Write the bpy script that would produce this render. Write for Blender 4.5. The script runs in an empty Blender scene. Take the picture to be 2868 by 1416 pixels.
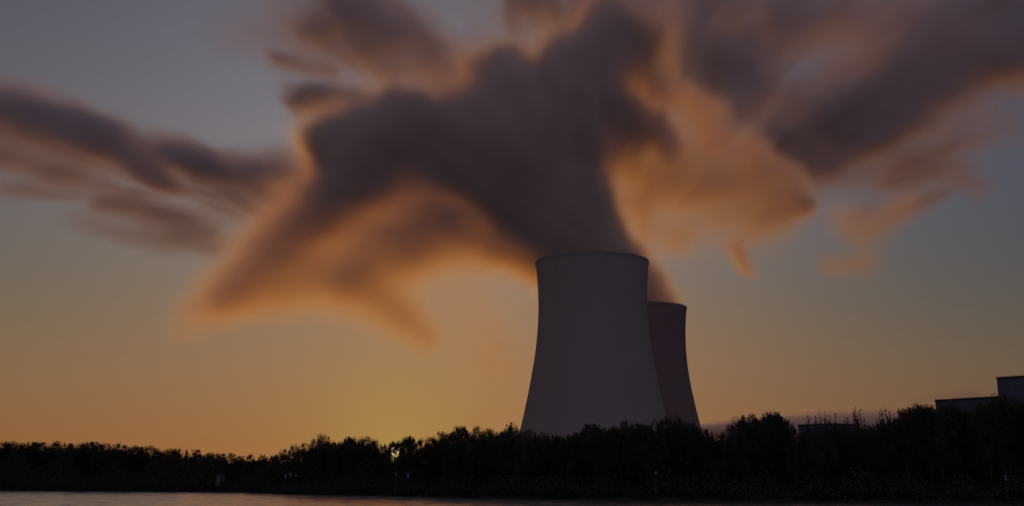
import bpy, math, random
import numpy as np
from mathutils import Vector, Matrix

# ------------------------------------------------------------------ camera, world, sun
SC = bpy.context.scene
COL = SC.collection
F_PX, CX, CY = 3020.0, 1434.0, 708.0       # the lens, in units of a 2868 wide picture
PITCH = math.atan(622.0 / F_PX)
CAM_Z = 3.0
cam_data = bpy.data.cameras.new("camera")
cam_data.sensor_width = 36.0
cam_data.lens = 36.0 * F_PX / 2868.0
cam_data.clip_start = 0.1
cam_data.clip_end = 60000.0
cam = bpy.data.objects.new("camera", cam_data)
cam.location = (0, 0, CAM_Z)
cam.rotation_euler = (math.pi / 2 + PITCH, 0, 0)
COL.objects.link(cam)
SC.camera = cam

SUN_AZ = math.radians(-6.05)               # from +Y, positive to the right
SUN_EL = math.radians(1.35)
SC.view_settings.view_transform = 'Standard'
SC.view_settings.look = 'None'
SC.view_settings.exposure = 0.0
SC.view_settings.gamma = 1.0
SC.cycles.volume_bounces = 3
SC.cycles.max_bounces = 8
SC.cycles.volume_step_rate = 2.0
SC.cycles.volume_max_steps = 512
SC.cycles.use_denoising = True


def srgb(h):
    c = [int(h[i:i + 2], 16) / 255 for i in (0, 2, 4)]
    return tuple(x / 12.92 if x <= .04045 else ((x + .055) / 1.055) ** 2.4 for x in c) + (1.0,)


def nodes_of(idb):
    idb.use_nodes = True
    nt = idb.node_tree
    for n in list(nt.nodes):
        nt.nodes.remove(n)
    return nt


class NB:
    """a tiny node builder"""
    def __init__(s, nt):
        s.nt = nt

    def n(s, t, **kw):
        n = s.nt.nodes.new(t)
        for k, v in kw.items():
            setattr(n, k, v)
        return n

    def put(s, sock, v):
        if isinstance(v, bpy.types.NodeSocket):
            s.nt.links.new(v, sock)
        else:
            sock.default_value = v

    def math(s, op, a, b=0.0, c=0.0, clamp=False):
        m = s.n('ShaderNodeMath', operation=op, use_clamp=clamp)
        s.put(m.inputs[0], a); s.put(m.inputs[1], b); s.put(m.inputs[2], c)
        return m.outputs[0]

    def vmath(s, op, a, b=(0, 0, 0)):
        m = s.n('ShaderNodeVectorMath', operation=op)
        s.put(m.inputs[0], a); s.put(m.inputs[1], b)
        return m.outputs['Value'] if op in ('DOT_PRODUCT', 'LENGTH', 'DISTANCE') else m.outputs[0]

    def ramp(s, fac, stops, interp='B_SPLINE'):
        r = s.n('ShaderNodeValToRGB')
        r.color_ramp.interpolation = interp
        e = r.color_ramp.elements
        while len(e) < len(stops):
            e.new(0.5)
        for el, (p, c) in zip(e, stops):
            el.position = p; el.color = c
        s.put(r.inputs[0], fac)
        return r.outputs[0]

    def mix(s, fac, a, b, blend='MIX'):
        m = s.n('ShaderNodeMix', data_type='RGBA', blend_type=blend)
        s.put(m.inputs[0], fac); s.put(m.inputs[6], a); s.put(m.inputs[7], b)
        return m.outputs[2]


world = bpy.data.worlds.new("World")
SC.world = world
w = NB(nodes_of(world))
gen = w.n('ShaderNodeTexCoord').outputs['Generated']
sep = w.n('ShaderNodeSeparateXYZ')
w.nt.links.new(gen, sep.inputs[0])
elev = w.math('MULTIPLY', w.math('ARCSINE', sep.outputs[2]), 180 / math.pi)
e_n = w.math('DIVIDE', elev, 40.0, clamp=True)
away = w.ramp(e_n, [(0.0, srgb('93602f')), (.05, srgb('8d6039')), (.13, srgb('806a4b')), (.21, srgb('6a6555')),
                    (.30, srgb('5f5e5c')), (.40, srgb('605d62')), (.52, srgb('59555d')), (.63, srgb('4e495a')), (1.0, srgb('3c3a4c'))])
near = w.ramp(e_n, [(0.0, srgb('a86e38')), (.06, srgb('a4754a')), (.14, srgb('a27a57')), (.23, srgb('967e66')),
                    (.32, srgb('8e837c')), (.42, srgb('878486')), (.52, srgb('79777d')), (.63, srgb('6f7178')), (1.0, srgb('474a58'))])
# horizontal angle from the sun
az = w.math('ARCTAN2', sep.outputs[0], sep.outputs[1])
daz = w.math('ABSOLUTE', w.math('SUBTRACT', az, SUN_AZ + math.radians(3.0)))
side = w.math('POWER', math.e, w.math('MULTIPLY', w.math('POWER', w.math('DIVIDE', daz, math.radians(20.0)), 2.0), -1.0))
sky_col = w.mix(side, away, near)
# farther round to the north the dusk is greyer
rt = w.math('DIVIDE', w.math('SUBTRACT', az, math.radians(2.0)), math.radians(28.0), clamp=True)
sky_col = w.mix(rt, sky_col, w.mix(1.0, sky_col, (0.62, 0.705, 0.90, 1), 'MULTIPLY'))
sky_col = w.mix(1.0, sky_col, (0.94, 0.93, 0.96, 1), 'MULTIPLY')
# the yellow glow round the sun
sd = Vector((math.sin(SUN_AZ) * math.cos(SUN_EL), math.cos(SUN_AZ) * math.cos(SUN_EL), math.sin(SUN_EL)))
ang = w.math('ARCCOSINE', w.vmath('DOT_PRODUCT', gen, tuple(sd)))
glow = w.math('POWER', math.e, w.math('MULTIPLY', w.math('POWER', w.math('DIVIDE', ang, math.radians(3.8)), 1.2), -1.0))
sky_col = w.mix(w.math('MULTIPLY', glow, 0.7), sky_col, (0.40, 0.265, 0.062, 1))
# behind the camera the dusk sky is dim and blue
back = w.math('MULTIPLY', w.math('SUBTRACT', 0.25, sep.outputs[1]), 1.25, clamp=True)
sky_col = w.mix(back, sky_col, (0.150, 0.138, 0.222, 1))
# the physical sky adds its share of light
nishita = w.n('ShaderNodeTexSky', sky_type='NISHITA', sun_disc=False)
nishita.sun_elevation = SUN_EL
nishita.sun_rotation = SUN_AZ
nishita.dust_density = 3.0
bg1 = w.n('ShaderNodeBackground'); w.put(bg1.inputs[0], sky_col); bg1.inputs[1].default_value = 1.0
bg2 = w.n('ShaderNodeBackground'); w.put(bg2.inputs[0], nishita.outputs[0]); bg2.inputs[1].default_value = 0.0003
add = w.n('ShaderNodeAddShader')
out = w.n('ShaderNodeOutputWorld')
w.nt.links.new(bg1.outputs[0], add.inputs[0]); w.nt.links.new(bg2.outputs[0], add.inputs[1])
w.nt.links.new(add.outputs[0], out.inputs[0])

sun_data = bpy.data.lights.new("sun_lamp", 'SUN')
sun_data.energy = 1.45
sun_data.angle = math.radians(0.5)
sun_data.color = (1.0, 0.35, 0.03)
sun_lamp = bpy.data.objects.new("sun_lamp", sun_data)
sun_lamp.rotation_euler = (-sd).to_track_quat('-Z', 'Y').to_euler()
COL.objects.link(sun_lamp)


# ------------------------------------------------------------------ helpers
def ray(px, py):
    """direction of the line of sight through a point of the 2868 x 1416 picture, scaled to y = 1"""
    x, y, z = (px - CX) / F_PX, -(py - CY) / F_PX, -1.0
    a = math.pi / 2 + PITCH
    v = (x, y * math.cos(a) - z * math.sin(a), y * math.sin(a) + z * math.cos(a))
    return (v[0] / v[1], 1.0, v[2] / v[1])


def at(px, py, D):
    r = ray(px, py)
    return Vector((r[0] * D, D, CAM_Z + r[2] * D))


def on_level(px, py, z):
    r = ray(px, py)
    D = (z - CAM_Z) / r[2]
    return Vector((r[0] * D, D, z))


def tag(o, label=None, cat=None, group=None, kind=None):
    for k, v in (('label', label), ('category', cat), ('group', group), ('kind', kind)):
        if v:
            o[k] = v
    return o


def empty(name, loc, rz=0.0):
    o = bpy.data.objects.new(name, None)
    o.location = loc
    o.rotation_euler = (0, 0, rz)
    COL.objects.link(o)
    return o


def mesh_obj(name, verts, faces, mat, parent=None, smooth=False):
    me = bpy.data.meshes.new(name)
    me.from_pydata([tuple(v) for v in verts], [], [tuple(f) for f in faces])
    me.update()
    me.materials.append(mat)
    if smooth:
        me.polygons.foreach_set('use_smooth', [True] * len(me.polygons))
    o = bpy.data.objects.new(name, me)
    COL.objects.link(o)
    o.parent = parent
    return o


class MB:
    def __init__(s):
        s.v, s.f = [], []

    def box(s, lo, hi):
        b = len(s.v)
        s.v += [(x, y, z) for z in (lo[2], hi[2]) for y in (lo[1], hi[1]) for x in (lo[0], hi[0])]
        s.f += [tuple(b + i for i in q) for q in ((0, 2, 3, 1), (4, 5, 7, 6), (0, 1, 5, 4), (2, 6, 7, 3), (0, 4, 6, 2), (1, 3, 7, 5))]

    def tube(s, p0, p1, r0, r1, n=6):
        p0, p1 = Vector(p0), Vector(p1)
        d = (p1 - p0).normalized()
        a = d.orthogonal().normalized(); c = d.cross(a)
        b = len(s.v)
        for p, r in ((p0, r0), (p1, r1)):
            for i in range(n):
                t = 2 * math.pi * i / n
                s.v.append(tuple(p + (a * math.cos(t) + c * math.sin(t)) * r))
        for i in range(n):
            j = (i + 1) % n
            s.f.append((b + i, b + j, b + n + j, b + n + i))
        s.f.append(tuple(b + i for i in reversed(range(n))))
        s.f.append(tuple(b + n + i for i in range(n)))

    def make(s, name, mat, parent=None, smooth=False):
        return mesh_obj(name, s.v, s.f, mat, parent, smooth)


def principled(name, base, rough=0.8, noise=None, bump=0.0, metallic=0.0, spec=0.3):
    m = bpy.data.materials.new(name)
    b = NB(nodes_of(m))
    p = b.n('ShaderNodeBsdfPrincipled')
    p.inputs['Roughness'].default_value = rough
    p.inputs['Metallic'].default_value = metallic
    p.inputs['Specular IOR Level'].default_value = spec
    o = b.n('ShaderNodeOutputMaterial')
    b.nt.links.new(p.outputs[0], o.inputs[0])
    if noise:
        scale, lo, hi = noise
        geo = b.n('ShaderNodeNewGeometry')
        nz = b.n('ShaderNodeTexNoise')
        nz.inputs['Scale'].default_value = scale
        nz.inputs['Detail'].default_value = 6
        b.put(nz.inputs['Vector'], geo.outputs['Position'])
        c = b.ramp(nz.outputs[0], [(0.3, tuple(x * lo for x in base[:3]) + (1,)), (0.7, tuple(x * hi for x in base[:3]) + (1,))], 'LINEAR')
        b.put(p.inputs['Base Color'], c)
        if bump:
            bp = b.n('ShaderNodeBump'); bp.inputs['Strength'].default_value = bump
            b.put(bp.inputs['Height'], nz.outputs[0]); b.put(p.inputs['Normal'], bp.outputs[0])
    else:
        p.inputs['Base Color'].default_value = base
    return m


def tower_mat(name, tint):
    m = bpy.data.materials.new(name)
    b = NB(nodes_of(m))
    p = b.n('ShaderNodeBsdfPrincipled'); p.inputs['Roughness'].default_value = 0.9; p.inputs['Specular IOR Level'].default_value = 0.2
    geo = b.n('ShaderNodeNewGeometry')
    mp = b.n('ShaderNodeMapping'); mp.inputs['Scale'].default_value = (0.09, 0.09, 0.012)
    b.put(mp.inputs[0], geo.outputs['Position'])
    nz = b.n('ShaderNodeTexNoise'); nz.inputs['Scale'].default_value = 1.0; nz.inputs['Detail'].default_value = 7
    b.put(nz.inputs['Vector'], mp.outputs[0])
    sp = b.n('ShaderNodeSeparateXYZ'); b.put(sp.inputs[0], geo.outputs['Position'])
    band = b.math('ABSOLUTE', b.math('SUBTRACT', b.math('FRACT', b.math('DIVIDE', sp.outputs[2], 1.5)), 0.5))
    line = b.math('LESS_THAN', band, 0.05)
    c = b.ramp(nz.outputs[0], [(0.3, (0.312, 0.287, 0.287, 1)), (0.5, (0.325, 0.297, 0.298, 1)), (0.72, (0.332, 0.304, 0.305, 1))], 'LINEAR')
    c = b.mix(b.math('MULTIPLY', line, 0.06), c, (0.15, 0.14, 0.14, 1))
    # faint rain streaks from the rim
    mp2 = b.n('ShaderNodeMapping'); mp2.inputs['Scale'].default_value = (0.5, 0.5, 0.01)
    b.put(mp2.inputs[0], geo.outputs['Position'])
    n2 = b.n('ShaderNodeTexNoise'); n2.inputs['Detail'].default_value = 4; n2.inputs['Scale'].default_value = 1.0
    b.put(n2.inputs['Vector'], mp2.outputs[0])
    st = b.ramp(n2.outputs[0], [(0.42, (.98, .98, .98, 1)), (0.6, (1, 1, 1, 1))], 'LINEAR')
    c = b.mix(1.0, c, st, 'MULTIPLY')
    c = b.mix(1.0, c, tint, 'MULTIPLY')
    b.put(p.inputs['Base Color'], c)
    o = b.n('ShaderNodeOutputMaterial'); b.nt.links.new(p.outputs[0], o.inputs[0])
    return m


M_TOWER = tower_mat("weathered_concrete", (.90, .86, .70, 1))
M_TOWER_R = tower_mat("dark_brown_concrete", (.60, .49, .40, 1))  # same concrete in a darker, browner tint for the rear shell
M_RIM = principled("rim_concrete", (0.20, 0.185, 0.165, 1), 0.9, (0.2, .85, 1.1))
M_CLAD = principled("blue_grey_cladding", (0.075, 0.08, 0.105, 1), 0.7, (0.05, .85, 1.1))
M_EDGE = principled("dark_roof_edge", (0.02, 0.019, 0.015, 1), 0.8)
M_WALL = principled("pale_render", (0.08, 0.08, 0.085, 1), 0.8, (1.0, .8, 1.1))
M_PALE = principled("pale_paint", (0.09, 0.095, 0.12, 1), 0.7, (3.0, .8, 1.1))
M_STEEL = principled("dark_steel", (0.05, 0.045, 0.04, 1), 0.6, metallic=0.5)
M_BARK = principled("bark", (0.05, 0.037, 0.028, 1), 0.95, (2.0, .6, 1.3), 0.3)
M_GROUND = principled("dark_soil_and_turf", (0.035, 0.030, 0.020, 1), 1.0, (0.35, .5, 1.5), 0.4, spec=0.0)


def leaf_mat(name, base, trans):
    m = bpy.data.materials.new(name)
    b = NB(nodes_of(m))
    info = b.n('ShaderNodeObjectInfo')
    geo = b.n('ShaderNodeNewGeometry')
    v = b.math('ADD', b.math('MULTIPLY', geo.outputs['Random Per Island'], 0.7), 0.6)
    v = b.math('MULTIPLY', v, b.math('ADD', b.math('MULTIPLY', info.outputs['Random'], 0.5), 0.75))
    c1 = b.vmath('MULTIPLY', base, (1, 1, 1)); mul = b.n('ShaderNodeVectorMath', operation='SCALE')
    b.put(mul.inputs[0], c1); b.put(mul.inputs['Scale'], v)
    mul2 = b.n('ShaderNodeVectorMath', operation='SCALE')
    mul2.inputs[0].default_value = trans; b.put(mul2.inputs['Scale'], v)
    d = b.n('ShaderNodeBsdfDiffuse'); b.put(d.inputs[0], mul.outputs[0])
    t = b.n('ShaderNodeBsdfTranslucent'); b.put(t.inputs[0], mul2.outputs[0])
    a = b.n('ShaderNodeAddShader'); b.nt.links.new(d.outputs[0], a.inputs[0]); b.nt.links.new(t.outputs[0], a.inputs[1])
    o = b.n('ShaderNodeOutputMaterial'); b.nt.links.new(a.outputs[0], o.inputs[0])
    return m


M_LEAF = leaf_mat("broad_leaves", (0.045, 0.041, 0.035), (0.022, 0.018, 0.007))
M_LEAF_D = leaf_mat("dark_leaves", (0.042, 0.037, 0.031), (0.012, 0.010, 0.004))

# water: long-exposure lake, softened ripples
M_WATER = bpy.data.materials.new("lake_water")
b = NB(nodes_of(M_WATER))
p = b.n('ShaderNodeBsdfPrincipled')
p.inputs['Base Color'].default_value = (1.0, 0.90, 0.74, 1); p.inputs['Metallic'].default_value = 1.0
p.inputs['Roughness'].default_value = 0.20
p.inputs['IOR'].default_value = 1.33
geo = b.n('ShaderNodeNewGeometry')
mp = b.n('ShaderNodeMapping'); mp.inputs['Scale'].default_value = (0.25, 0.6, 1)
b.put(mp.inputs[0], geo.outputs['Position'])
nz = b.n('ShaderNodeTexNoise'); nz.inputs['Scale'].default_value = 1.0; nz.inputs['Detail'].default_value = 4
b.put(nz.inputs['Vector'], mp.outputs[0])
bp = b.n('ShaderNodeBump'); bp.inputs['Strength'].default_value = 0.05; bp.inputs['Distance'].default_value = 0.05
b.put(bp.inputs['Height'], nz.outputs[0]); b.put(p.inputs['Normal'], bp.outputs[0])
o = b.n('ShaderNodeOutputMaterial'); b.nt.links.new(p.outputs[0], o.inputs[0])

# ------------------------------------------------------------------ water, ground
def build_water():
    """one sheet: a rippled grid in front of the far bank, plain out to the sides"""
    rng = np.random.RandomState(8)
    ys = np.concatenate([[-600, -100, 0, 40], np.arange(60, 226, .22), [240, 300, 400]])
    xs = np.concatenate([[-3000, -1000, -400], np.arange(-150, 151, 1.3), [400, 1000, 3000]])
    X, Y = np.meshgrid(xs, ys, indexing='ij')
    Z = np.zeros_like(X)
    for i in range(46):
        lam = rng.uniform(.9, 1.5)
        th = rng.normal() * .35
        k = 2 * math.pi / lam
        Z += .0042 * lam ** .9 * np.sin(k * (Y * math.cos(th) + X * math.sin(th)) + rng.uniform(0, 6.28))
    inner = (np.abs(X) < 149) & (Y > 60) & (Y < 225)
    Z = np.where(inner, Z, 0) - .0
    nx, ny = X.shape
    V = np.stack([X, Y, Z], -1).reshape(-1, 3)
    I = np.arange(nx * ny).reshape(nx, ny)
    Q = np.stack([I[:-1, :-1], I[1:, :-1], I[1:, 1:], I[:-1, 1:]], -1).reshape(-1, 4)
    me = bpy.data.meshes.new("water")
    me.vertices.add(len(V)); me.vertices.foreach_set('co', V.astype(np.float32).ravel())
    me.loops.add(Q.size); me.loops.foreach_set('vertex_index', Q.astype(np.int32).ravel())
    me.polygons.add(len(Q)); me.polygons.foreach_set('loop_start', np.arange(0, Q.size, 4, dtype=np.int32))
    me.polygons.foreach_set('use_smooth', np.ones(len(Q), bool))
    me.update(calc_edges=True)
    me.materials.append(M_WATER)
    o = bpy.data.objects.new("water", me); COL.objects.link(o)
    tag(o, kind='structure')


build_water()

SHORE = [(-900, 1371), (0, 1373), (600, 1377), (1000, 1386), (1500, 1397), (2000, 1403), (2600, 1406), (2868, 1408), (3800, 1412)]


def shore_py(px):
    return float(np.interp(px, [a for a, _ in SHORE], [b_ for _, b_ in SHORE]))


def shore_D(px):
    return on_level(px, shore_py(px), 0.0).y


def build_ground():
    rnd = np.random.RandomState(3)
    pxs = np.arange(-2600, 5600, 30.0)
    rings = [0.0, 0.8, 2.2, 5, 9, 15, 25, 45, 80, 150, 300, 700, 1500, 4000, 12000]
    zs = [-0.25, 0.02, 0.35, 0.7, 0.95, 1.1, 1.2, 1.25, 1.25, 1.25, 1.25, 1.25, 1.25, 1.25, 1.25]
    V, Fc = [], []
    for i, px in enumerate(pxs):
        pc = min(max(px, -900), 3800)
        s = on_level(pc, shore_py(pc), 0.0)
        if px != pc:
            s = Vector((s.x + (px - pc) * 0.12, s.y - abs(px - pc) * 0.004, 0))
        s.y += rnd.uniform(-.5, .5)
        for j, (r, z) in enumerate(zip(rings, zs)):
            k = 1.0 + r / 160.0
            V.append((s.x * (k if r > 100 else 1), s.y + r, z + (rnd.uniform(-.06, .06) if 0 < j < 10 else 0)))
    n = len(rings)
    for i in range(len(pxs) - 1):
        for j in range(n - 1):
            a = i * n + j
            Fc.append((a, a + n, a + n + 1, a + 1))
    g = mesh_obj("ground", V, Fc, M_GROUND, smooth=True)
    tag(g, kind='structure')


build_ground()


# ------------------------------------------------------------------ the setting sun, far away behind the trees
M_SUN = bpy.data.materials.new("sun_surface")
b = NB(nodes_of(M_SUN))
e_ = b.n('ShaderNodeEmission'); e_.inputs[0].default_value = (1.0, 0.72, 0.30, 1); e_.inputs[1].default_value = 2.5
o = b.n('ShaderNodeOutputMaterial'); b.nt.links.new(e_.outputs[0], o.inputs[0])


def build_sun():
    c = at(1110, 1262, 45000.0)
    r = 45000 * math.tan(math.radians(.265))
    V, Fc = [], []
    n, m_ = 32, 16
    for j in range(m_ + 1):
        for i in range(n):
            a, q = 2 * math.pi * i / n, math.pi * (j / m_ - .5)
            V.append((c.x + r * math.cos(q) * math.cos(a), c.y + r * math.cos(q) * math.sin(a), c.z + r * math.sin(q)))
    for j in range(m_):
        for i in range(n):
            k = (i + 1) % n
            Fc.append((j * n + i, j * n + k, (j + 1) * n + k, (j + 1) * n + i))
    o = mesh_obj("sun", V, Fc, M_SUN, None, True)
    tag(o, "low setting sun glinting through the treetops left of the towers", "sun")


build_sun()

# ------------------------------------------------------------------ cooling towers
# outline of the shell: (height share, radius as a share of the rim radius)
PROFILE = [(0.0, 1.56), (0.06, 1.48), (0.12, 1.395), (0.18, 1.325), (0.23, 1.268), (0.368, 1.151), (0.459, 1.087), (0.551, 1.023), (0.629, .986),
           (0.70, .962), (0.79, .949), (0.896, .962), (0.96, .982), (1.0, 1.0)]
HP = [a for a, _ in PROFILE]; RP = [b_ for _, b_ in PROFILE]


def smooth_profile(t):
    ts = np.clip(t + np.linspace(-.05, .05, 9), 0, 1)
    return float(np.mean(np.interp(ts, HP, RP))) if 0.05 < t < 0.95 else float(np.interp(t, HP, RP))


def tower(px, top_py, D, label, half_px, mat):
    c = at(px, top_py, D)
    H = c.z
    R = half_px / F_PX * math.hypot(c.x, c.y) * 1.015
    root = empty("cooling_tower", (c.x, c.y, 0))
    tag(root, label, "cooling tower", "hyperbolic cooling towers")
    N, z0 = 160, 11.0
    V, Fc = [], []
    rows = 72
    for j in range(rows + 1):
        t = j / rows
        z = z0 + (H - 1.6 - z0) * t
        r = R * smooth_profile(z / H)
        V += [(r * math.cos(2 * math.pi * i / N), r * math.sin(2 * math.pi * i / N), z) for i in range(N)]
    outer = len(V)
    for j in range(rows + 1):
        t = j / rows
        z = z0 + (H - 1.6 - z0) * t
        r = R * smooth_profile(z / H) - 0.7
        V += [(r * math.cos(2 * math.pi * i / N), r * math.sin(2 * math.pi * i / N), z) for i in range(N)]
    for j in range(rows):
        for i in range(N):
            k = (i + 1) % N
            Fc.append((j * N + i, j * N + k, (j + 1) * N + k, (j + 1) * N + i))
            q = outer
            Fc.append((q + j * N + k, q + j * N + i, q + (j + 1) * N + i, q + (j + 1) * N + k))
    for i in range(N):
        k = (i + 1) % N
        Fc.append((k, i, outer + i, outer + k))
    mesh_obj("shell", V, Fc, mat, root, True)
    # rim walkway ring
    V, Fc = [], []
    sec = [(R * 0.998 + .05, H - 1.6), (R * 0.998 + .2, H - 1.5), (R * 0.998 + .2, H), (R * .992 - 1.0, H), (R * .992 - 1.0, H - 1.6)]
    for r, z in sec:
        V += [(r * math.cos(2 * math.pi * i / N), r * math.sin(2 * math.pi * i / N), z) for i in range(N)]
    for j in range(5):
        for i in range(N):
            k = (i + 1) % N; j2 = (j + 1) % 5
            Fc.append((j * N + i, j * N + k, j2 * N + k, j2 * N + i))
    mesh_obj("rim", V, Fc, M_RIM, root)
    # raking columns carrying the shell
    m = MB()
    rb, rt = R * 1.52, R * smooth_profile(z0 / H) - 0.35
    for i in range(44):
        a = 2 * math.pi * i / 44
        for s in (-1, 1):
            a2 = a + s * math.pi / 44
            m.tube((rb * math.cos(a), rb * math.sin(a), 0.6), (rt * math.cos(a2), rt * math.sin(a2), z0 + .3), .5, .5, 6)
    m.make("column_ring", M_TOWER, root)
    return root, H, R


# the tops of the shells
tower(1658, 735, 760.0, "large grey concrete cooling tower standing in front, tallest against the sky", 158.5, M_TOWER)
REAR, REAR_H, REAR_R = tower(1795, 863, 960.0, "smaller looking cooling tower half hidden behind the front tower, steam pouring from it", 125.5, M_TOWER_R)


# ------------------------------------------------------------------ buildings at the right
def slab_building(name, label, cat, pA, DA, pB, depth, base_z=0.8, edge=0.5, lean=None):
    """A long wall whose roof edge runs from photo point pA (at distance DA) to pB, both at the same height."""
    A = at(pA[0], pA[1], DA)
    B = on_level(pB[0], pB[1], A.z)
    d = Vector((B.x - A.x, B.y - A.y, 0)); L = d.length; d.normalize()
    ang = math.atan2(d.y, d.x)
    root = empty(name, (A.x, A.y, base_z), ang)
    H = A.z - base_z
    tag(root, label, cat)
    L = max(L * 1.0, 12)
    m = MB(); m.box((0, 0, 0), (L, depth, H - edge)); m.make("wall", M_CLAD, root)
    m = MB(); m.box((-.12, -.12, H - edge), (L + .12, depth + .12, H)); m.make("roof", M_EDGE, root)
    # recessed cladding joints as slim battens
    m = MB()
    k = 1.5
    while k < L - .5:
        m.box((k - .04, -.05, 0), (k + .04, .0, H - edge - .02)); k += 3.0
    m.make("cladding_joints", M_CLAD, root)
    return root


slab_building("industrial_building", "long low dark flat roofed building rising behind the trees at the right", "building",
              (2619, 1118), 300.0, (2800, 1107.4), 40.0, edge=.55)
slab_building("tall_building", "tall dark box shaped building cut by the right edge of the photo", "building",
              (2791, 1055), 270.0, (2960, 1044), 35.0, edge=.5)
slab_building("small_building", "small bluish flat roofed block half hidden in trees beside the antennas", "building",
              (2235, 1188), 330.0, (2330, 1183.5), 12.0, edge=.35)


def antenna(px, py_top, py_base, D, label):
    top = at(px, py_top, D)
    root = empty("antenna_mast", (top.x, top.y, 1.0))
    tag(root, label, "antenna", "thin antenna masts above the trees")
    H = top.z - 1.0
    m = MB(); m.tube((0, 0, 0), (0, 0, H * .82), .22, .16, 6); m.make("mast", M_STEEL, root)
    m = MB(); m.tube((0, 0, H * .82), (0, 0, H), .08, .04, 5); m.make("whip", M_STEEL, root)
    for k in (.80, .86, .91):
        m = MB(); m.box((-.45, -.04, H * k), (.45, .04, H * k + .12)); m.make("crossbar", M_STEEL, root)


antenna(2295.5, 1142, 1200, 325, "taller thin antenna mast above the small block in the trees")
antenna(2309.5, 1145, 1200, 345, "fainter shorter antenna mast, right of the taller one")


# ------------------------------------------------------------------ small pale things on the far bank
def shelter():
    p0 = at(617, 1334, shore_D(617) + 2.0)
    root = empty("shelter", (p0.x, p0.y, 1.0), 0.15)
    tag(root, "small pale walled shelter with dark roof on the far bank at the left", "shelter")
    m = MB(); m.box((-.75, 0, 0), (.75, 1.8, 2.1)); m.make("wall", M_WALL, root)
    m = MB(); m.box((-1.0, -.3, 2.1), (1.0, 2.1, 2.35)); m.make("roof", M_EDGE, root)
    m = MB(); m.box((.1, -.04, 0), (.6, -.002, 1.7)); m.make("door", M_EDGE, root)


shelter()


def board(px, py, D, wpx, hpx, label):
    s = D / F_PX
    p0 = at(px, py, D)
    wd, ht = wpx * s, hpx * s
    z0 = p0.z - ht / 2
    root = empty("notice_board", (p0.x, p0.y, 0.5))
    tag(root, label, "board", "small pale boards on the far bank")
    zb = z0 - .5
    m = MB(); m.box((-wd / 2, -.03, zb), (wd / 2, .03, zb + ht)); m.make("panel", M_PALE, root)
    for sx in (-1, 1):
        m = MB(); m.box((sx * wd * .35 - .03, .031, 0), (sx * wd * .35 + .03, .09, zb + ht * .9)); m.make("post", M_EDGE, root)


board(800, 1333, 168, 6, 10, "narrow dim pale board, first of three left of the sun glow bank")
board(813, 1327, 168, 9, 7, "squarish pale board in the middle of three on the far bank")
board(829, 1330, 168, 7, 7, "small pale board at the right end of the three")
board(1109, 1326, 152, 5, 7, "small bluish board directly below the setting sun")
board(1143, 1330, 152, 6, 14, "tall narrow pale board just right of the sun")
board(1837, 1322, 122, 6, 7, "lone small blue white board under the rear cooling tower")
board(2817, 1337, 112, 5, 14, "tall narrow pale board near the right edge of the photo")

# ------------------------------------------------------------------ trees
RNG = np.random.RandomState(11)


def leaf_quads(centers, size, rng, up=0.0):
    n = len(centers)
    a = rng.normal(size=(n, 3)); a /= np.linalg.norm(a, axis=1)[:, None]
    t = rng.normal(size=(n, 3)); b_ = np.cross(a, t); b_ /= np.linalg.norm(b_, axis=1)[:, None]
    s = (size * rng.uniform(.6, 1.4, n))[:, None]
    L, W = a * s, b_ * s * .55
    return np.stack([centers - L, centers + W * .9, centers + L, centers - W * .9], axis=1).reshape(-1, 3)


def quads_mesh(name, V, mat):
    me = bpy.data.meshes.new(name)
    n = len(V) // 4
    me.vertices.add(len(V)); me.vertices.foreach_set('co', V.astype(np.float32).ravel())
    me.loops.add(len(V)); me.loops.foreach_set('vertex_index', np.arange(len(V), dtype=np.int32))
    me.polygons.add(n); me.polygons.foreach_set('loop_start', np.arange(0, len(V), 4, dtype=np.int32))
    me.update(calc_edges=True)
    me.materials.append(mat)
    return me


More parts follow.
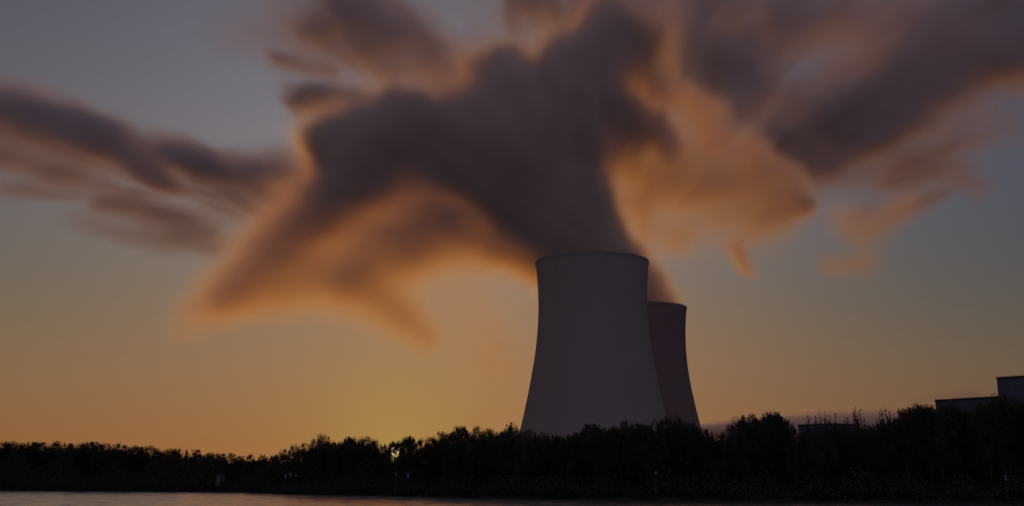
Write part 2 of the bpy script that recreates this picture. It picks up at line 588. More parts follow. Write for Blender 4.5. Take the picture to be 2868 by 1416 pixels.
def tree_meshes(seed, kind):
    """unit-height tree (1 m tall): crown and trunk meshes."""
    rng = np.random.RandomState(seed)
    pts = []
    if kind == 'broad':
        half, zc, hh, nl, ls, lobes = .42, .46, .42, 25000, .0097, 52
    elif kind == 'open':
        half, zc, hh, nl, ls, lobes = .36, .48, .40, 9000, .0125, 36
    elif kind == 'sprig':
        half, zc, hh, nl, ls, lobes = .24, .40, .36, 6500, .0125, 26
    elif kind == 'slim':
        half, zc, hh, nl, ls, lobes = .26, .48, .44, 14000, .0097, 34
    else:                                                  # conifer
        half, zc, hh, nl, ls, lobes = .17, .5, .45, 8000, .013, 0
    limbs = []
    if lobes:
        for i in range(lobes):
            d = rng.normal(size=3); d /= np.linalg.norm(d)
            if d[2] < -.3 and rng.rand() < .3:
                d[2] *= -1
            rad = rng.uniform(.45, .92)
            c = np.array([d[0] * half * rad, d[1] * half * rad, zc + d[2] * hh * rad * .92])
            limbs.append(c)
            sz = rng.uniform(.05, .105) * (half / .34) ** .5
            k = int(nl * .72 / lobes)
            q = rng.normal(size=(k, 3)); q /= np.linalg.norm(q, axis=1)[:, None]
            pts.append(c + q * sz * (rng.rand(k, 1) ** .45) * [1, 1, .8])
        # inner fill
        k = int(nl * .16)
        q = rng.normal(size=(k, 3)); q *= (rng.rand(k, 1) ** .4) * .9 / np.linalg.norm(q, axis=1)[:, None]
        pts.append(np.array([0, 0, zc]) + q * [half, half, hh])
        # sprigs that stick out of the outline
        for i in range({'broad': 16, 'open': 44, 'slim': 16, 'sprig': 34}[kind]):
            th = rng.uniform(0, 2 * math.pi); up = rng.uniform(.1, 1)
            d = np.array([math.cos(th) * (1 - up * .75), math.sin(th) * (1 - up * .75), up]); d /= np.linalg.norm(d)
            base = np.array([d[0] * half * .78, d[1] * half * .78, zc + d[2] * hh * .78])
            dirv = np.array([d[0] * .5, d[1] * .5, 1.0]) + rng.normal(size=3) * (.25 if kind != 'sprig' else .12); dirv /= np.linalg.norm(dirv)
            ln = rng.uniform(.03, .11 if kind == 'open' else .07) if kind != 'sprig' else rng.uniform(.1, .26)
            k = int(rng.uniform(30, 60))
            tt = rng.rand(k, 1)
            pts.append(base + dirv * tt * ln + rng.normal(size=(k, 3)) * .011 * (1.25 - tt))
            limbs.append(base)
    else:
        t = rng.rand(nl) ** .8
        lay = np.round(t * 17) / 17 + rng.normal(size=nl) * .008
        r = (1 - t) * half * (0.35 + .65 * rng.rand(nl) ** .5) + .01
        th = rng.uniform(0, 2 * math.pi, nl)
        r *= 1 + .25 * np.sin(th * 5 + lay * 40)
        pts.append(np.stack([r * np.cos(th), r * np.sin(th), .06 + lay * .93 - r * .25], 1))
    P_ = np.concatenate(pts)
    P_ = P_[P_[:, 2] > .02]
    top = np.percentile(P_[:, 2], 99.85)
    P_[:, 2] *= 1.0 / top
    V = leaf_quads(P_, ls, rng)
    crown = quads_mesh("crown", V, M_LEAF if kind != 'conifer' else M_LEAF_D)
    m = MB()
    prev = Vector((0, 0, 0)); r = .022
    for k in range(6):
        nx = Vector((rng.normal() * .012, rng.normal() * .012, (k + 1) * .14))
        m.tube(prev, nx, r, r * .82, 7); prev = nx; r *= .8
    for c in limbs[::3]:
        z = max(.12, c[2] * .55)
        m.tube((0, 0, z), (c[0] * .5, c[1] * .5, (z + c[2]) / 2), .009, .006, 5)
        m.tube((c[0] * .5, c[1] * .5, (z + c[2]) / 2), tuple(c), .006, .002, 5)
    me = bpy.data.meshes.new("trunk"); me.from_pydata(m.v, [], m.f); me.update(); me.materials.append(M_BARK)
    return crown, me


KINDS = {k: [tree_meshes(100 + 10 * n + i, k) for i in range(c)] for n, (k, c) in enumerate((('broad', 5), ('open', 3), ('sprig', 3), ('slim', 3), ('conifer', 2)))}

SKY = [(-400, 1236), (0, 1238), (112, 1238), (134, 1245), (164, 1238), (261, 1238), (306, 1242), (335, 1244), (391, 1249), (421, 1251), (436, 1264), (466, 1255),
       (518, 1257), (555, 1257), (570, 1268), (611, 1273), (645, 1266), (682, 1273), (700, 1260), (734, 1260), (760, 1268), (794, 1245), (820, 1242),
       (868, 1225), (905, 1219), (960, 1236), (984, 1224), (1002, 1233), (1030, 1224), (1058, 1233), (1074, 1243), (1095, 1235), (1117, 1233),
       (1142, 1223), (1164, 1230), (1195, 1227), (1213, 1219.6), (1235, 1210), (1263, 1218), (1288, 1196), (1316, 1205.6), (1328, 1196), (1359, 1196),
       (1406, 1207), (1428, 1187), (1448, 1190), (1490, 1200), (1521, 1204), (1537, 1215), (1561, 1209), (1589, 1218), (1636, 1190), (1673, 1190),
       (1689, 1196), (1745, 1181), (1788, 1181), (1804, 1190), (1844, 1168), (1928, 1168), (1956, 1184), (1990, 1202), (2009, 1209), (2027, 1199),
       (2046, 1184), (2083, 1165), (2124, 1169), (2158, 1156), (2189, 1160), (2202, 1168), (2216, 1192), (2236, 1204), (2273, 1198), (2303, 1196),
       (2330, 1194), (2354, 1192), (2398, 1188), (2414, 1188), (2438, 1192), (2462, 1180), (2492, 1162), (2526, 1141.5), (2566, 1138), (2600, 1133),
       (2620, 1135), (2657, 1137), (2694, 1150), (2741, 1137), (2792, 1110), (2842, 1125), (2868, 1115), (3300, 1100)]
SX = np.array([a for a, _ in SKY]); SY = np.array([b_ for _, b_ in SKY])


def tree(px, top_py, D, kind, label, group, wide=1.0):
    top = at(px, top_py, D)
    z0 = 1.15
    h = top.z - z0
    i = RNG.randint(len(KINDS[kind]))
    cm, tm = KINDS[kind][i]
    root = empty("broadleaf_tree" if kind != 'conifer' else "conifer_tree", (top.x, top.y, z0), RNG.uniform(0, 6.28))
    root.scale = (h * wide, h * wide, h)
    tag(root, label, "tree", group)
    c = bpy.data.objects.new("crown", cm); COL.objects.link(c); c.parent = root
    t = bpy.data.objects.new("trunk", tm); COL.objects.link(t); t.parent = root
    return root


# zones of the treeline, each told by what it stands under or beside
ZONES = [(-500, 440, "small dark tree in the distant even treeline at the far left", "trees of the distant even treeline"),
         (440, 690, "little spiky tree in the lowest dip of the treeline", "trees in the lowest dip of the treeline"),
         (690, 1010, "dark leafy tree on the mound of the treeline left of the sun", "trees on the mound left of the sun"),
         (1010, 1220, "dark leafy tree in the treeline over the setting sun", "trees over the setting sun"),
         (1220, 1460, "dark leafy tree between the setting sun and the front tower", "trees between the sun and the front tower"),
         (1460, 1830, "dark leafy tree before the foot of the front cooling tower", "trees before the front cooling tower"),
         (1830, 1990, "dark leafy tree before the foot of the rear cooling tower", "trees before the rear cooling tower"),
         (1990, 2260, "dark leafy tree between the rear tower and the small block", "trees between the rear tower and the small block"),
         (2260, 2480, "dark leafy tree below the two antenna masts", "trees below the antenna masts"),
         (2480, 2790, "dark leafy tree before the long low building", "trees before the long low building"),
         (2790, 4000, "dark leafy tree before the tall building at the right edge", "trees before the tall building")]
BACK = ", back row"


def zone(px):
    for z in ZONES:
        if z[0] <= px < z[1]:
            return z
    return ZONES[-1]


# single trees that stand out of the skyline
STAND = [(905, 1216, 'broad', "broad round topped tree crowning the mound left of the sun"),
         (984, 1221, 'open', "ragged tree with leafy gaps at the right end of the mound"),
         (1032, 1222, 'broad', "rounded low tree just left of the sun"),
         (1142, 1220, 'open', "thin topped tree just right of the sun glow"),
         (1236, 1208, 'broad', "round tree on the slope rising right of the sun"),
         (1290, 1193, 'open', "ragged tree midway between the sun and the front tower"),
         (1350, 1194, 'broad', "wide flat topped tree left of the front tower's foot"),
         (1430, 1183, 'slim', "pointed tree beside the left foot of the front tower"),
         (1655, 1187, 'broad', "wide dark tree before the middle of the front tower"),
         (1765, 1178, 'broad', "bushy tree before the right part of the front tower"),
         (1885, 1164, 'broad', "broad dark tree covering the foot of the rear tower"),
         (2090, 1161, 'broad', "tree with a tufted left top beside the rear tower"),
         (2165, 1153, 'open', "tall airy tree with see through twigs left of the small block"),
         (2273, 1165, 'sprig', "slender twiggy tree before the small block"),
         (2325, 1162, 'sprig', "low tree with upright shoots just right of the antennas"),
         (2400, 1147, 'sprig', "tallest of the trees with upright sprigs right of the antennas"),
         (2480, 1148, 'sprig', "twiggy tree where the treeline climbs toward the low building"),
         (2570, 1134, 'broad', "leafy tree touching the left end of the low building"),
         (2655, 1133, 'broad', "dark tree covering the left part of the low building"),
         (2750, 1128, 'broad', "dark tree before the right end of the low building"),
         (2800, 1104, 'broad', "tall dark tree at the foot of the tall building")]
n_tree = 0
for px, py, kind, label in STAND:
    tree(px, py, shore_D(px) + RNG.uniform(9, 14), kind, label, None, .8)
    n_tree += 1
x = -420.0
while x < 3700:
    left = x < 690
    z = zone(x)
    s_left = float(np.interp(x, SX, SY))
    if left:
        kind = RNG.choice(['broad', 'slim', 'conifer', 'broad']) if x > 420 else RNG.choice(['broad', 'slim', 'broad', 'broad'])
        D = shore_D(x) + RNG.uniform(14, 30)
        tree(x, s_left + RNG.uniform(-3, 4), D, kind, z[2], z[3], 1.1)
        x += RNG.uniform(20, 30)
    else:
        kind = RNG.choice(['broad', 'broad', 'open', 'slim'])
        if 1070 < x < 1150:
            kind = 'open'
        D = shore_D(x) + RNG.uniform(6, 12)
        s_low = max(float(np.interp(x + q, SX, SY)) for q in (-24, -12, 0, 12, 24))
        tree(x, .5 * (s_left + s_low) + RNG.uniform(-3, 9), D, kind, z[2], z[3], .72)
        x += RNG.uniform(27, 37) if x < 3000 else RNG.uniform(50, 70)
    n_tree += 1
x = -400.0
while x < 3750:
    z = zone(x)
    s_left = float(np.interp(x, SX, SY))
    D = shore_D(x) + RNG.uniform(20, 34)
    if 1050 < x < 1170:                                    # a thin spot where the sun comes through
        x += 60
        continue
    s_low = max(float(np.interp(x + q, SX, SY)) for q in (-60, -30, 0, 30, 60))
    tree(x, s_low + RNG.uniform(6, 20), D, 'broad', z[2] + BACK, z[3] + BACK, 1.2)
    x += RNG.uniform(48, 64) if x > 690 else RNG.uniform(34, 50)
    n_tree += 1
print("trees", n_tree)


# undergrowth along the bank: one mass of leaves and stems nobody could count
def undergrowth():
    rng = np.random.RandomState(5)
    P_ = []
    for px in np.arange(-600, 3600, 5.0):
        D0 = shore_D(px)
        k = 700
        u = rng.rand(k) ** 1.0
        D = D0 + 1.5 + u * 17
        sc = 5.0 * D / F_PX
        xx = ray(px, 1330)[0] * D + rng.uniform(-1, 1, k) * sc
        hmax = (1.0 + 4.2 * np.clip(u * 1.6, 0, 1)) * (1 + .25 * math.sin(px * .045) + .2 * math.sin(px * .013 + 1))
        zz = .25 + rng.rand(k) * hmax
        P_.append(np.stack([xx, D, zz], 1))
    P_ = np.concatenate(P_)
    me = quads_mesh("undergrowth", leaf_quads(P_, .17, rng), M_LEAF_D)
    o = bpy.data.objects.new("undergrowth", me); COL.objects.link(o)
    tag(o, "dark tangle of shrubs and weeds along the foot of the trees", "undergrowth", kind='stuff')


undergrowth()


# ------------------------------------------------------------------ volumes: steam and clouds
def bspline_axis(n_out, coord0, step, cell, n_c):
    """weights of a cubic B-spline lattice sampled at n_out points"""
    t = (coord0 + np.arange(n_out) * step) / cell + 1.0
    i = np.floor(t).astype(int); f = t - i
    W = np.zeros((n_out, n_c), np.float32)
    ws = ((1 - f) ** 3 / 6, (3 * f ** 3 - 6 * f ** 2 + 4) / 6, (-3 * f ** 3 + 3 * f ** 2 + 3 * f + 1) / 6, f ** 3 / 6)
    for k, wv in enumerate(ws):
        W[np.arange(n_out), np.clip(i - 1 + k, 0, n_c - 1)] += wv
    return W


def noise3(shape, step, cell, seed):
    """smooth noise, roughly -1..1; step and cell per axis in metres"""
    rng = np.random.RandomState(seed)
    nc = [int(shape[a] * step[a] / cell[a]) + 5 for a in range(3)]
    L = rng.uniform(-1, 1, nc).astype(np.float32) * 2.4
    Ws = [bspline_axis(shape[a], 0.0, step[a], cell[a], nc[a]) for a in range(3)]
    t = np.tensordot(Ws[0], L, (1, 0)); t = np.tensordot(t, Ws[1], (1, 1)); t = np.tensordot(t, Ws[2], (1, 1))
    return t


def fbm(shape, step, cell, seed, octs=3, gain=.5):
    s, a = 0, 1.0
    for o_ in range(octs):
        s = s + a * noise3(shape, step, [c / 2 ** o_ for c in cell], seed + o_ * 17)
        a *= gain
    return s


def sheared(n, lo, step, slope, xc):
    """tilt the noise so that it falls away to both sides of xc"""
    out_ = np.empty_like(n)
    nz_ = n.shape[2]
    kk = np.arange(nz_)
    for i in range(n.shape[0]):
        sh = int(abs(lo[0] + i * step[0] - xc) * slope / step[2])
        k = (kk + sh) % (2 * nz_)
        out_[i] = n[i][:, np.where(k < nz_, k, 2 * nz_ - 1 - k)]
    return out_


def radial(shape, lo, step, centre, cell_deg, cell_log, cell_y, seed, octs=4, gain=.6):
    """Noise drawn out along lines that fan away from centre = (x, z), the way the wind draws vapour out of a source."""
    nx, ny, nz_ = shape
    X = lo[0] + step[0] * np.arange(nx)[:, None] - centre[0]
    Z = lo[2] + step[2] * np.arange(nz_)[None, :] - centre[1]
    th = np.degrees(np.arctan2(X, Z)) + 180.0               # seam straight down
    lr = np.log(np.hypot(X, Z) + step[0] * 8)
    l0, l1 = lr.min(), lr.max()
    nt, nl = 900, 110
    N = fbm((nt, ny, nl), (360.0 / nt, step[1], (l1 - l0) / nl), (cell_deg, cell_y, cell_log), seed, octs, gain)
    ti = np.clip(th / 360 * nt, 0, nt - 1.001); li = np.clip((lr - l0) / (l1 - l0) * nl, 0, nl - 1.001)
    t0, q0 = ti.astype(int), li.astype(int)
    ft, fl = (ti - t0)[..., None].astype(np.float32), (li - q0)[..., None].astype(np.float32)
    Nt = np.ascontiguousarray(N.transpose(0, 2, 1)).astype(np.float32)
    G = (Nt[t0, q0] * (1 - ft) * (1 - fl) + Nt[t0 + 1, q0] * ft * (1 - fl) + Nt[t0, q0 + 1] * (1 - ft) * fl + Nt[t0 + 1, q0 + 1] * ft * fl)
    return G.transpose(0, 2, 1)


def vol_material(name, albedo, aniso, share, amber):
    m = bpy.data.materials.new(name)
    b = NB(nodes_of(m))
    pv = []
    for g in aniso:                                        # droplets throw light forward and a little back
        q = b.n('ShaderNodeVolumePrincipled')
        q.inputs['Color'].default_value = albedo
        q.inputs['Density'].default_value = 1.0
        q.inputs['Anisotropy'].default_value = g
        pv.append(q)
    mx = b.n('ShaderNodeMixShader'); mx.inputs[0].default_value = share
    b.nt.links.new(pv[0].outputs[0], mx.inputs[1]); b.nt.links.new(pv[1].outputs[0], mx.inputs[2])
    # sunset amber put into the vapour's own colour by absorbing blue
    at_ = b.n('ShaderNodeAttribute'); at_.attribute_name = "density"
    ab = b.n('ShaderNodeVolumeAbsorption'); ab.inputs['Color'].default_value = (1.0, 0.78, 0.0, 1)
    b.put(ab.inputs['Density'], b.math('MULTIPLY', at_.outputs['Fac'], amber))
    ad = b.n('ShaderNodeAddShader')
    b.nt.links.new(mx.outputs[0], ad.inputs[0]); b.nt.links.new(ab.outputs[0], ad.inputs[1])
    o = b.n('ShaderNodeOutputMaterial'); b.nt.links.new(ad.outputs[0], o.inputs['Volume'])
    return m


def make_volume(name, lo, step, dens, mat, label, cat):
    """dens[x, y, z] becomes a fog grid: the samples ride on a point mesh, geometry nodes read them back by position"""
    nx, ny, nz_ = dens.shape
    me = bpy.data.meshes.new(name)
    me.vertices.add(dens.size)
    pts = np.zeros((dens.size, 3), np.float32)
    at_ = me.attributes.new("d", 'FLOAT', 'POINT')
    at_.data.foreach_set('value', np.ascontiguousarray(dens.transpose(2, 1, 0)).astype(np.float32).ravel())
    pts[0] = (lo[0], lo[1], lo[2]); pts[-1] = (lo[0] + nx * step[0], lo[1] + ny * step[1], lo[2] + nz_ * step[2])
    pts[1:-1] = (pts[0] + pts[-1]) / 2
    me.vertices.foreach_set('co', pts.ravel())
    me.materials.append(mat)
    o = bpy.data.objects.new(name, me); COL.objects.link(o)
    ng = bpy.data.node_groups.new(name + "_nodes", 'GeometryNodeTree')
    ng.interface.new_socket("Geometry", in_out='INPUT', socket_type='NodeSocketGeometry')
    ng.interface.new_socket("Geometry", in_out='OUTPUT', socket_type='NodeSocketGeometry')
    b = NB(ng)
    gi = b.n('NodeGroupInput'); go = b.n('NodeGroupOutput')
    pos = b.n('GeometryNodeInputPosition').outputs[0]
    q = b.vmath('DIVIDE', b.vmath('SUBTRACT', pos, tuple(lo)), tuple(step))
    q = b.vmath('FLOOR', b.vmath('ADD', q, (.5, .5, .5)))
    q = b.vmath('MINIMUM', b.vmath('MAXIMUM', q, (0, 0, 0)), (nx - 1, ny - 1, nz_ - 1))
    idx = b.math('ADD', b.vmath('DOT_PRODUCT', q, (1, nx, nx * ny)), 0.25)
    na = b.n('GeometryNodeInputNamedAttribute', data_type='FLOAT'); na.inputs[0].default_value = "d"
    si = b.n('GeometryNodeSampleIndex', data_type='FLOAT', domain='POINT')
    b.put(si.inputs['Geometry'], gi.outputs[0]); b.put(si.inputs['Value'], na.outputs[0]); b.put(si.inputs['Index'], idx)
    vc = b.n('GeometryNodeVolumeCube')
    b.put(vc.inputs['Density'], si.outputs[0])
    vc.inputs['Min'].default_value = lo
    vc.inputs['Max'].default_value = tuple(lo[a] + step[a] * (dens.shape[a] - 1) for a in range(3))
    for k, v in zip(('Resolution X', 'Resolution Y', 'Resolution Z'), dens.shape):
        vc.inputs[k].default_value = v
    sm = b.n('GeometryNodeSetMaterial'); sm.inputs['Material'].default_value = mat
    b.put(sm.inputs['Geometry'], vc.outputs[0]); b.put(go.inputs[0], sm.outputs[0])
    md = o.modifiers.new("density_grid", 'NODES'); md.node_group = ng
    tag(o, label, cat, kind='stuff')
    return o


def splat(acc, lo, step, pts, tau, warp, ky=1.0, soft=1.0, mode='add'):
    """Add a tapering tube of vapour. pts = [(point, radius, strength)], tau = optical depth through its middle."""
    nx, ny, nz_ = acc.shape
    segs = list(zip(pts[:-1], pts[1:])) if len(pts) > 1 else [(pts[0], pts[0])]
    best = None
    P0 = np.array([[*p[0], p[1]] for p in pts])
    rmax = P0[:, 3].max() * 1.9 + 40 * warp[3]
    mn = P0[:, :3].min(0) - [rmax, rmax * ky, rmax]; mx = P0[:, :3].max(0) + [rmax, rmax * ky, rmax]
    i0 = [int(max(0, (mn[a] - lo[a]) // step[a])) for a in range(3)]
    i1 = [int(min(acc.shape[a], (mx[a] - lo[a]) // step[a] + 1)) for a in range(3)]
    if any(i1[a] <= i0[a] for a in range(3)):
        return
    sl = tuple(slice(i0[a], i1[a]) for a in range(3))
    X = (lo[0] + step[0] * np.arange(i0[0], i1[0]))[:, None, None] + warp[0][sl]
    Y = (lo[1] + step[1] * np.arange(i0[1], i1[1]))[None, :, None] + warp[1][sl]
    Z = (lo[2] + step[2] * np.arange(i0[2], i1[2]))[None, None, :] + warp[2][sl]
    best = np.zeros(X.shape, np.float32) if False else np.zeros(np.broadcast(X, Y, Z).shape, np.float32)
    for (pa, ra, sa), (pb, rb, sb) in segs:
        d = np.array([pb[0] - pa[0], (pb[1] - pa[1]) / ky, pb[2] - pa[2]]); L2 = float(d @ d)
        vx, vy, vz = X - pa[0], (Y - pa[1]) / ky, Z - pa[2]
        t = np.clip((vx * d[0] + vy * d[1] + vz * d[2]) / L2, 0, 1) if L2 > 1e-6 else 0.0
        d2 = (vx - t * d[0]) ** 2 + (vy - t * d[1]) ** 2 + (vz - t * d[2]) ** 2
        r = ra + (rb - ra) * t
        q = d2 / (r * r)
        # flat-topped bell: soft=1 is a gaussian of the given radius, higher is crisper
        g = np.exp(-np.power(q * 1.2, soft)) * (sa + (sb - sa) * t) / (r * 1.75 * ky)
        np.maximum(best, g, out=best)
    if mode == 'add':
        acc[sl] += tau * best
    else:                                                  # carve a gap
        acc[sl] *= 1 - np.clip(best / best.max() * tau, 0, 1)


def strokes(acc, lo, step, D, table, warp):
    for row in table:
        tau, soft, ky, dD, pts = row[:5]
        mode = row[5] if len(row) > 5 else 'add'
        P_ = []
        for q in pts:
            px, py, rpx = q[:3]; s = q[3] if len(q) > 3 else 1.0
            dd = D + dD + (q[4] if len(q) > 4 else 0)
            P_.append((tuple(at(px, py, dd)), rpx * dd / F_PX, s))
        splat(acc, lo, step, P_, tau, warp, ky, soft, mode)


# --- steam plume of the rear tower
D_PL = 960.0
# (optical depth, crispness, depth stretch, distance offset, [(px, py, radius px, share)])
PLUME = [
    # column out of the tower mouth
    (13, 3.0, 1.0, 0, [(1793, 872, 118, .42), (1764, 830, 121, .48), (1682, 745, 127, .8), (1600, 650, 140), (1530, 560, 150)]),
    (12, 1.5, 1.0, 20, [(1530, 560, 150), (1490, 440, 190), (1470, 360, 190)]),
    (10, 1.4, 1.0, 0, [(1560, 330, 150), (1640, 240, 130), (1690, 150, 100), (1720, 90, 95, .6)]),
    (7, 1.3, 1.0, 10, [(1640, 300, 150), (1780, 340, 80, .8), (1880, 395, 42, .35)]),
    (9, 1.4, 1.0, 0, [(1600, 620, 90), (1480, 590, 95), (1370, 518, 86), (1250, 446, 78)]),
    (10, 1.35, 1.0, 10, [(1420, 420, 170), (1240, 405, 130), (1090, 412, 120), (960, 450, 102, .9)]),
    (5, 1.6, 1.0, 0, [(1290, 350, 70), (1180, 340, 55), (1110, 325, 60)]),
    (4.5, 1.5, 1.0, 20, [(1480, 260, 110), (1400, 190, 80), (1430, 140, 55, .6)]),
    (3.5, 1.6, 1.0, 20, [(1770, 110, 80), (1690, 70, 80, .8)]),
    (2.0, 1.3, 1.0, 40, [(1800, 180, 80), (1860, 250, 60)]),
    # lower left tail
    (7.5, 1.2, 1.0, 0, [(1010, 460, 125), (920, 550, 100), (830, 635, 88, .65), (735, 715, 80, .36), (640, 795, 70, .22), (560, 860, 62, .11), (510, 910, 55, .04)]),
    # thin lower veil that glows
    (2.0, 1.2, 1.2, -10, [(1210, 590, 85), (1080, 670, 115), (940, 750, 100), (780, 800, 80, .8), (640, 840, 60, .6)]),
    (.8, 1.3, 1.0, -20, [(1010, 640, 90), (1120, 600, 105), (1215, 575, 85), (1300, 620, 60)]),
    (1.6, 1.0, 1.0, -20, [(1000, 790, 85), (1110, 870, 64), (1195, 940, 42, .6)]),
    (1.4, 1.1, 1.0, -20, [(1150, 700, 90), (1250, 680, 70, .6)]),
    (0.28, .9, 1.2, -20, [(1250, 760, 120), (1330, 880, 110), (1380, 1000, 80)]),
    (2.6, 1.4, 1.0, -10, [(1590, 755, 90), (1480, 722, 66), (1370, 668, 58), (1270, 612, 66, .9), (1190, 570, 75, .55)]),
    (.9, 1.1, 1.0, -10, [(1120, 600, 100), (1240, 660, 90), (1360, 720, 55)]),
    # bright part to the right, drifting off
    (1.8, 1.2, 1.0, 60, [(1745, 460, 60), (1830, 520, 100), (1960, 560, 105), (2090, 590, 80), (2180, 600, 45, .5)]),
    (1.6, 1.3, 1.0, 60, [(1850, 400, 75), (1980, 460, 100), (2120, 530, 80), (2230, 570, 45, .6)]),
    (1.5, 1.4, 1.0, 60, [(1790, 200, 40), (1880, 280, 50), (2000, 370, 60), (2110, 450, 60), (2230, 560, 45)]),
    (1.0, 1.2, 1.0, 60, [(1760, 600, 60), (1800, 660, 50), (1900, 670, 45)]),
    (1.2, 1.2, 1.0, 60, [(2070, 690, 30), (2110, 760, 20)]),
    (0.6, 1.0, 1.0, 60, [(2380, 590, 50), (2440, 640, 50), (2560, 580, 45)]),
    (0.5, 1.0, 1.0, 60, [(2420, 730, 40), (2330, 740, 30)]),
    # wisps at the upper left
    (1.4, 1.3, 1.0, 20, [(910, 405, 40), (1000, 370, 40), (1060, 330, 30)]),
    (1.3, 1.5, 1.0, 20, [(1330, 190, 22), (1380, 240, 30), (1420, 130, 30)]),
    # a thin soft envelope round the whole body
    (.5, .9, 1.0, 0, [(1600, 600, 190), (1400, 480, 230), (1150, 450, 190), (900, 600, 150), (720, 750, 110, .8), (600, 850, 70, .5)]),
    (.8, .9, 1.0, 20, [(1450, 350, 200), (1650, 200, 170), (1750, 120, 120)]),
    (.5, .9, 1.0, 60, [(1760, 420, 110), (1950, 500, 160), (2150, 570, 110)]),
]


def build_plume():
    a, b_ = at(380, 0, D_PL), at(2720, 1120, D_PL)
    step = (2.7, 5.4, 2.7)
    lo = (at(380, 700, D_PL).x, D_PL - 130.0, 60.0)
    hi = (at(2720, 300, D_PL).x, D_PL + 210.0, at(1400, -60, D_PL).z)
    shp = tuple(int((hi[k] - lo[k]) / step[k]) + 1 for k in range(3))
    z = np.arange(shp[2]) * step[2] + lo[2]
    grow = np.clip((z - 150) / 90, 0.04, 1)[None, None, :]          # calm at the mouth, rougher higher up
    wx = fbm(shp, step, (75, 75, 60), 1, 4, .6) * 8.5 * grow
    wy = fbm(shp, step, (75, 75, 60), 2, 4, .6) * 8.5 * grow
    wz = fbm(shp, step, (75, 75, 60), 3, 4, .6) * 8.5 * grow
    fan = (at(1690, 760, D_PL).x, at(1690, 760, D_PL).z)
    pull = radial(shp, lo, step, fan, 6.0, .9, 70, 5, 3) * .05 * grow
    wx = wx + pull * (lo[0] + step[0] * np.arange(shp[0]) - fan[0])[:, None, None]
    wz = wz + pull * (z - fan[1])[None, None, :]
    acc = np.zeros(shp, np.float32)
    strokes(acc, lo, step, D_PL, PLUME, (wx, wy, wz, 1))
    n = radial(shp, lo, step, fan, 9.0, .45, 70, 9)
    acc *= np.clip(1.08 + .34 * n * grow, .3, 2.3)
    # nothing below the tower's mouth
    zz = np.clip((z - (REAR_H - 2.0)) / 3.0, 0, 1)[None, None, :]
    X = (lo[0] + step[0] * np.arange(shp[0]))[:, None, None]
    Y = (lo[1] + step[1] * np.arange(shp[1]))[None, :, None]
    near_mouth = np.hypot(X - REAR.location.x, Y - REAR.location.y) < REAR_R * 1.9
    acc *= np.where(near_mouth, zz, 1.0)
    acc[acc < 2e-5] = 0
    for ax in range(3):                                     # fade at the walls of the grid
        for k, f in ((0, 0), (1, .5), (-1, 0), (-2, .5)):
            s = [slice(None)] * 3; s[ax] = k; acc[tuple(s)] *= f
    print("plume", shp, acc.max())
    make_volume("steam_plume", lo, step, acc, vol_material("steam", (.94, .92, 1.0, 1), (.74, -.1), .66, .40),
                "huge dark steam plume with glowing orange edges rising from the rear cooling tower", "steam")


build_plume()

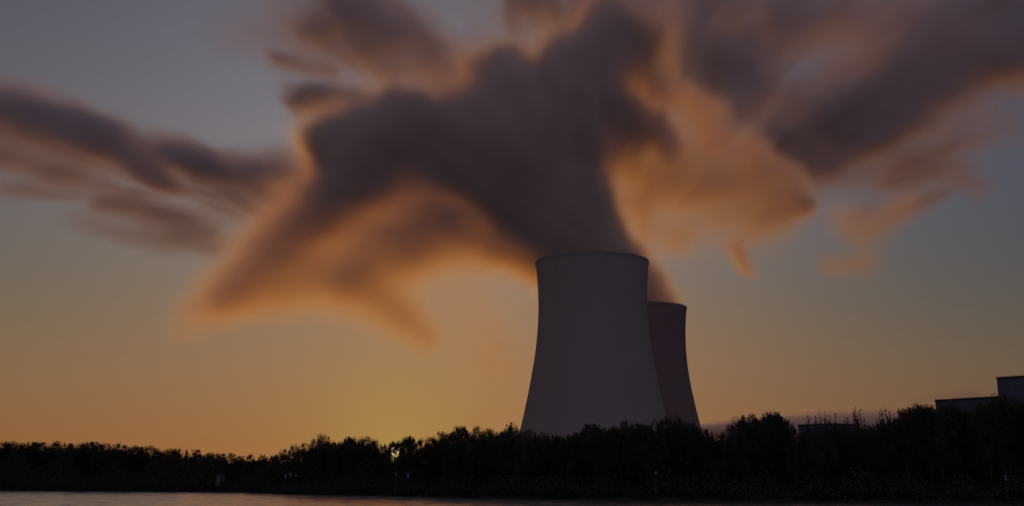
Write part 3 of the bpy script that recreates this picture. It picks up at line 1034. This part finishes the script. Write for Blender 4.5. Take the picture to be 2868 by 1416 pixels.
# --- clouds far behind
D_CL = 4200.0
CLOUDS = [
    # left band of dark streaks
    (2.14, 1.0, 1.5, 0, [(-250, 260, 60), (0, 310, 60), (200, 370, 60), (340, 420, 62), (430, 465, 45, .6)]),
    (1.56, 1.0, 1.5, 0, [(120, 330, 28), (260, 340, 34), (330, 380, 30)]),
    (1.36, 1.0, 1.5, 0, [(360, 480, 34), (560, 540, 40), (720, 600, 42), (850, 650, 40)]),
    (2.04, 1.0, 1.5, 0, [(480, 425, 32), (560, 440, 38), (640, 480, 34)]),
    (2.23, 1.0, 1.5, 0, [(690, 480, 38), (780, 500, 55), (880, 520, 55)]),
    (1.27, .95, 1.5, 0, [(280, 550, 28), (400, 580, 36), (520, 620, 34), (640, 660, 30)]),
    (0.88, .95, 1.5, 0, [(-150, 400, 40), (60, 450, 42), (200, 490, 36), (330, 520, 22)]),
    (0.53, 1.0, 1.5, 0, [(260, 610, 32), (420, 660, 34), (560, 690, 30), (650, 700, 26)]),
    (0.39, 1.0, 1.5, 0, [(-100, 520, 34), (100, 530, 24), (220, 540, 16)]),
    (0.79, 1.0, 1.5, 0, [(560, 500, 36), (700, 520, 50), (830, 560, 55), (900, 600, 40)]),
    (0.86, 1.0, 1.5, 0, [(420, 600, 30), (560, 650, 36), (690, 700, 34)]),
    # puff beside the left wing of the steam
    (3.6, 1.3, 1.5, 0, [(890, 305, 44), (960, 305, 52), (1040, 345, 44, .7)]),
    # thin veil right across the top
    (.55, .9, 1.5, 0, [(760, 40, 120), (1100, 90, 150), (1450, 60, 150), (1750, 60, 150)]),
    # top middle
    (2.55, .95, 1.5, 0, [(880, -20, 70), (1020, 50, 80), (1160, 130, 85), (1290, 210, 75), (1370, 260, 50)]),
    (1.53, .95, 1.5, 0, [(840, 60, 50), (950, 120, 50), (1040, 170, 40)]),
    (1.70, 1.0, 1.5, 0, [(830, 170, 32), (880, 180, 26, .8)]),
    (1.70, .95, 1.5, 0, [(1480, 0, 60), (1600, 20, 60), (1750, -20, 60)]),
    # heavy bank at the upper right: broad thin veils first, then darker streaks in them
    (1.34, 1.0, 1.5, 0, [(1700, 20, 120), (1900, 150, 150), (2100, 280, 150)]),
    (1.83, 1.0, 1.5, 0, [(1900, -40, 130), (2200, 40, 150), (2550, 60, 160), (2950, 30, 180), (3200, 20, 180)]),
    (1.70, 1.0, 1.5, 0, [(2150, 330, 130), (2400, 300, 150), (2650, 220, 140), (2950, 170, 140)]),
    (1.70, .95, 1.5, 0, [(1900, 60, 60), (1960, 200, 65), (2010, 330, 60)]),
    (1.58, .95, 1.5, 0, [(2050, 150, 60), (2080, 290, 65), (2120, 400, 60)]),
    (1.94, 1.0, 1.5, 0, [(2150, 410, 55), (2280, 420, 70), (2430, 390, 75), (2540, 330, 60)]),
    (1.58, .95, 1.5, 0, [(2320, 330, 50), (2500, 270, 60), (2720, 210, 55), (3000, 130, 60)]),
    (1.34, .95, 1.5, 0, [(2360, 30, 40), (2600, 10, 50), (2900, 60, 60)]),
    (1.22, 1.0, 1.5, 0, [(2120, 480, 50), (2300, 500, 60), (2450, 490, 50), (2560, 440, 40)]),
    (0.85, 1.0, 1.5, 0, [(2600, 400, 60), (2750, 340, 50), (2950, 280, 60)]),
    (0.55, 1.0, 1.5, 0, [(2480, 540, 40), (2620, 500, 40), (2700, 560, 24)]),
    (0.61, 1.0, 1.5, 0, [(2400, 630, 36), (2470, 630, 36), (2600, 570, 24)]),
    # low bank over the trees at the right and the thin streak over it
    (2.2, 3.0, 1.5, 0, [(1950, 1206, 18, .8), (2150, 1198, 32), (2330, 1190, 38), (2480, 1190, 44), (2650, 1200, 40)]),
    (0.90, 1.4, 1.5, 0, [(2490, 1116, 5), (2580, 1114, 8), (2700, 1105, 12), (2790, 1104, 9)]),
]
GAPS = [
    (.9, 1.2, 3, 0, [(2350, 150, 26), (2440, 125, 34), (2520, 90, 22)], 'cut'),
    (.6, 1.2, 3, 0, [(2185, 190, 11), (2190, 250, 11)], 'cut'),
    (.6, 1.2, 3, 0, [(2265, 230, 16), (2275, 310, 16)], 'cut'),
    (.5, 1.2, 3, 0, [(2100, 60, 26), (2150, 130, 22)], 'cut'),
    (.85, 1.2, 3, 0, [(540, 545, 9), (640, 575, 12), (700, 615, 12), (750, 660, 11)], 'cut'),
    (.6, 1.2, 3, 0, [(470, 500, 9), (560, 520, 10), (640, 560, 8)], 'cut'),
    (.6, 1.2, 3, 0, [(700, 560, 8), (790, 590, 10), (850, 640, 8)], 'cut'),
    (.8, 1.2, 3, 0, [(280, 490, 10), (420, 528, 13), (530, 565, 11)], 'cut'),
    (.75, 1.2, 3, 0, [(120, 385, 9), (230, 430, 11), (310, 465, 8)], 'cut'),
]


def build_clouds():
    step = (15.0, 50.0, 11.0)
    xl, xr = at(-140, 700, D_CL).x, at(3010, 700, D_CL).x
    lo = (xl, D_CL - 420.0, at(1434, 1232, D_CL).z)
    hi = (xr, D_CL + 420.0, at(1434, -60, D_CL).z)
    shp = tuple(int((hi[k] - lo[k]) / step[k]) + 1 for k in range(3))
    # wind-drawn: the warp is long along the slanting streaks
    wx = fbm(shp, step, (420, 400, 230), 21) * 40
    wy = fbm(shp, step, (420, 400, 230), 22) * 40
    wz = fbm(shp, step, (420, 400, 200), 23) * 26
    z = np.arange(shp[2]) * step[2] + lo[2]
    grow = np.clip((z - 500) / 300, 0.02, 1)[None, None, :]
    wx = wx * grow; wy = wy * grow; wz = wz * grow
    fan = (at(1700, 800, D_CL).x, at(1700, 800, D_CL).z)
    pull = radial(shp, lo, step, fan, 4.0, 1.0, 250, 25, 3) * .075 * grow
    wx = wx + pull * (lo[0] + step[0] * np.arange(shp[0]) - fan[0])[:, None, None]
    wz = wz + pull * (z - fan[1])[None, None, :]
    acc = np.zeros(shp, np.float32)
    strokes(acc, lo, step, D_CL, CLOUDS, (wx, wy, wz, 1))
    acc *= 1.7
    n = radial(shp, lo, step, fan, 5.0, .55, 250, 31, 5, .72)
    n = .62 * n + .55 * sheared(fbm(shp, step, (300, 250, 85), 61, 3, .6), lo, step, 0.38, at(1560, 300, D_CL).x)
    acc *= np.clip(1.0 + 1.05 * n * grow, .04, 3.4)
    strokes(acc, lo, step, D_CL, GAPS, (wx * .4, wy * .4, wz * .4, 1))
    acc[acc < 1e-6] = 0
    for ax in range(3):
        for k, f in ((0, 0), (1, .5), (-1, 0), (-2, .5)):
            s = [slice(None)] * 3; s[ax] = k; acc[tuple(s)] *= f
    print("clouds", shp, acc.max())
    make_volume("clouds", lo, step, acc, vol_material("cloud_vapour", (.84, .80, .76, 1), (.12, -.25), .5, .06),
                "dark purple grey evening clouds streaked across the sky behind the steam", "cloud")


build_clouds()
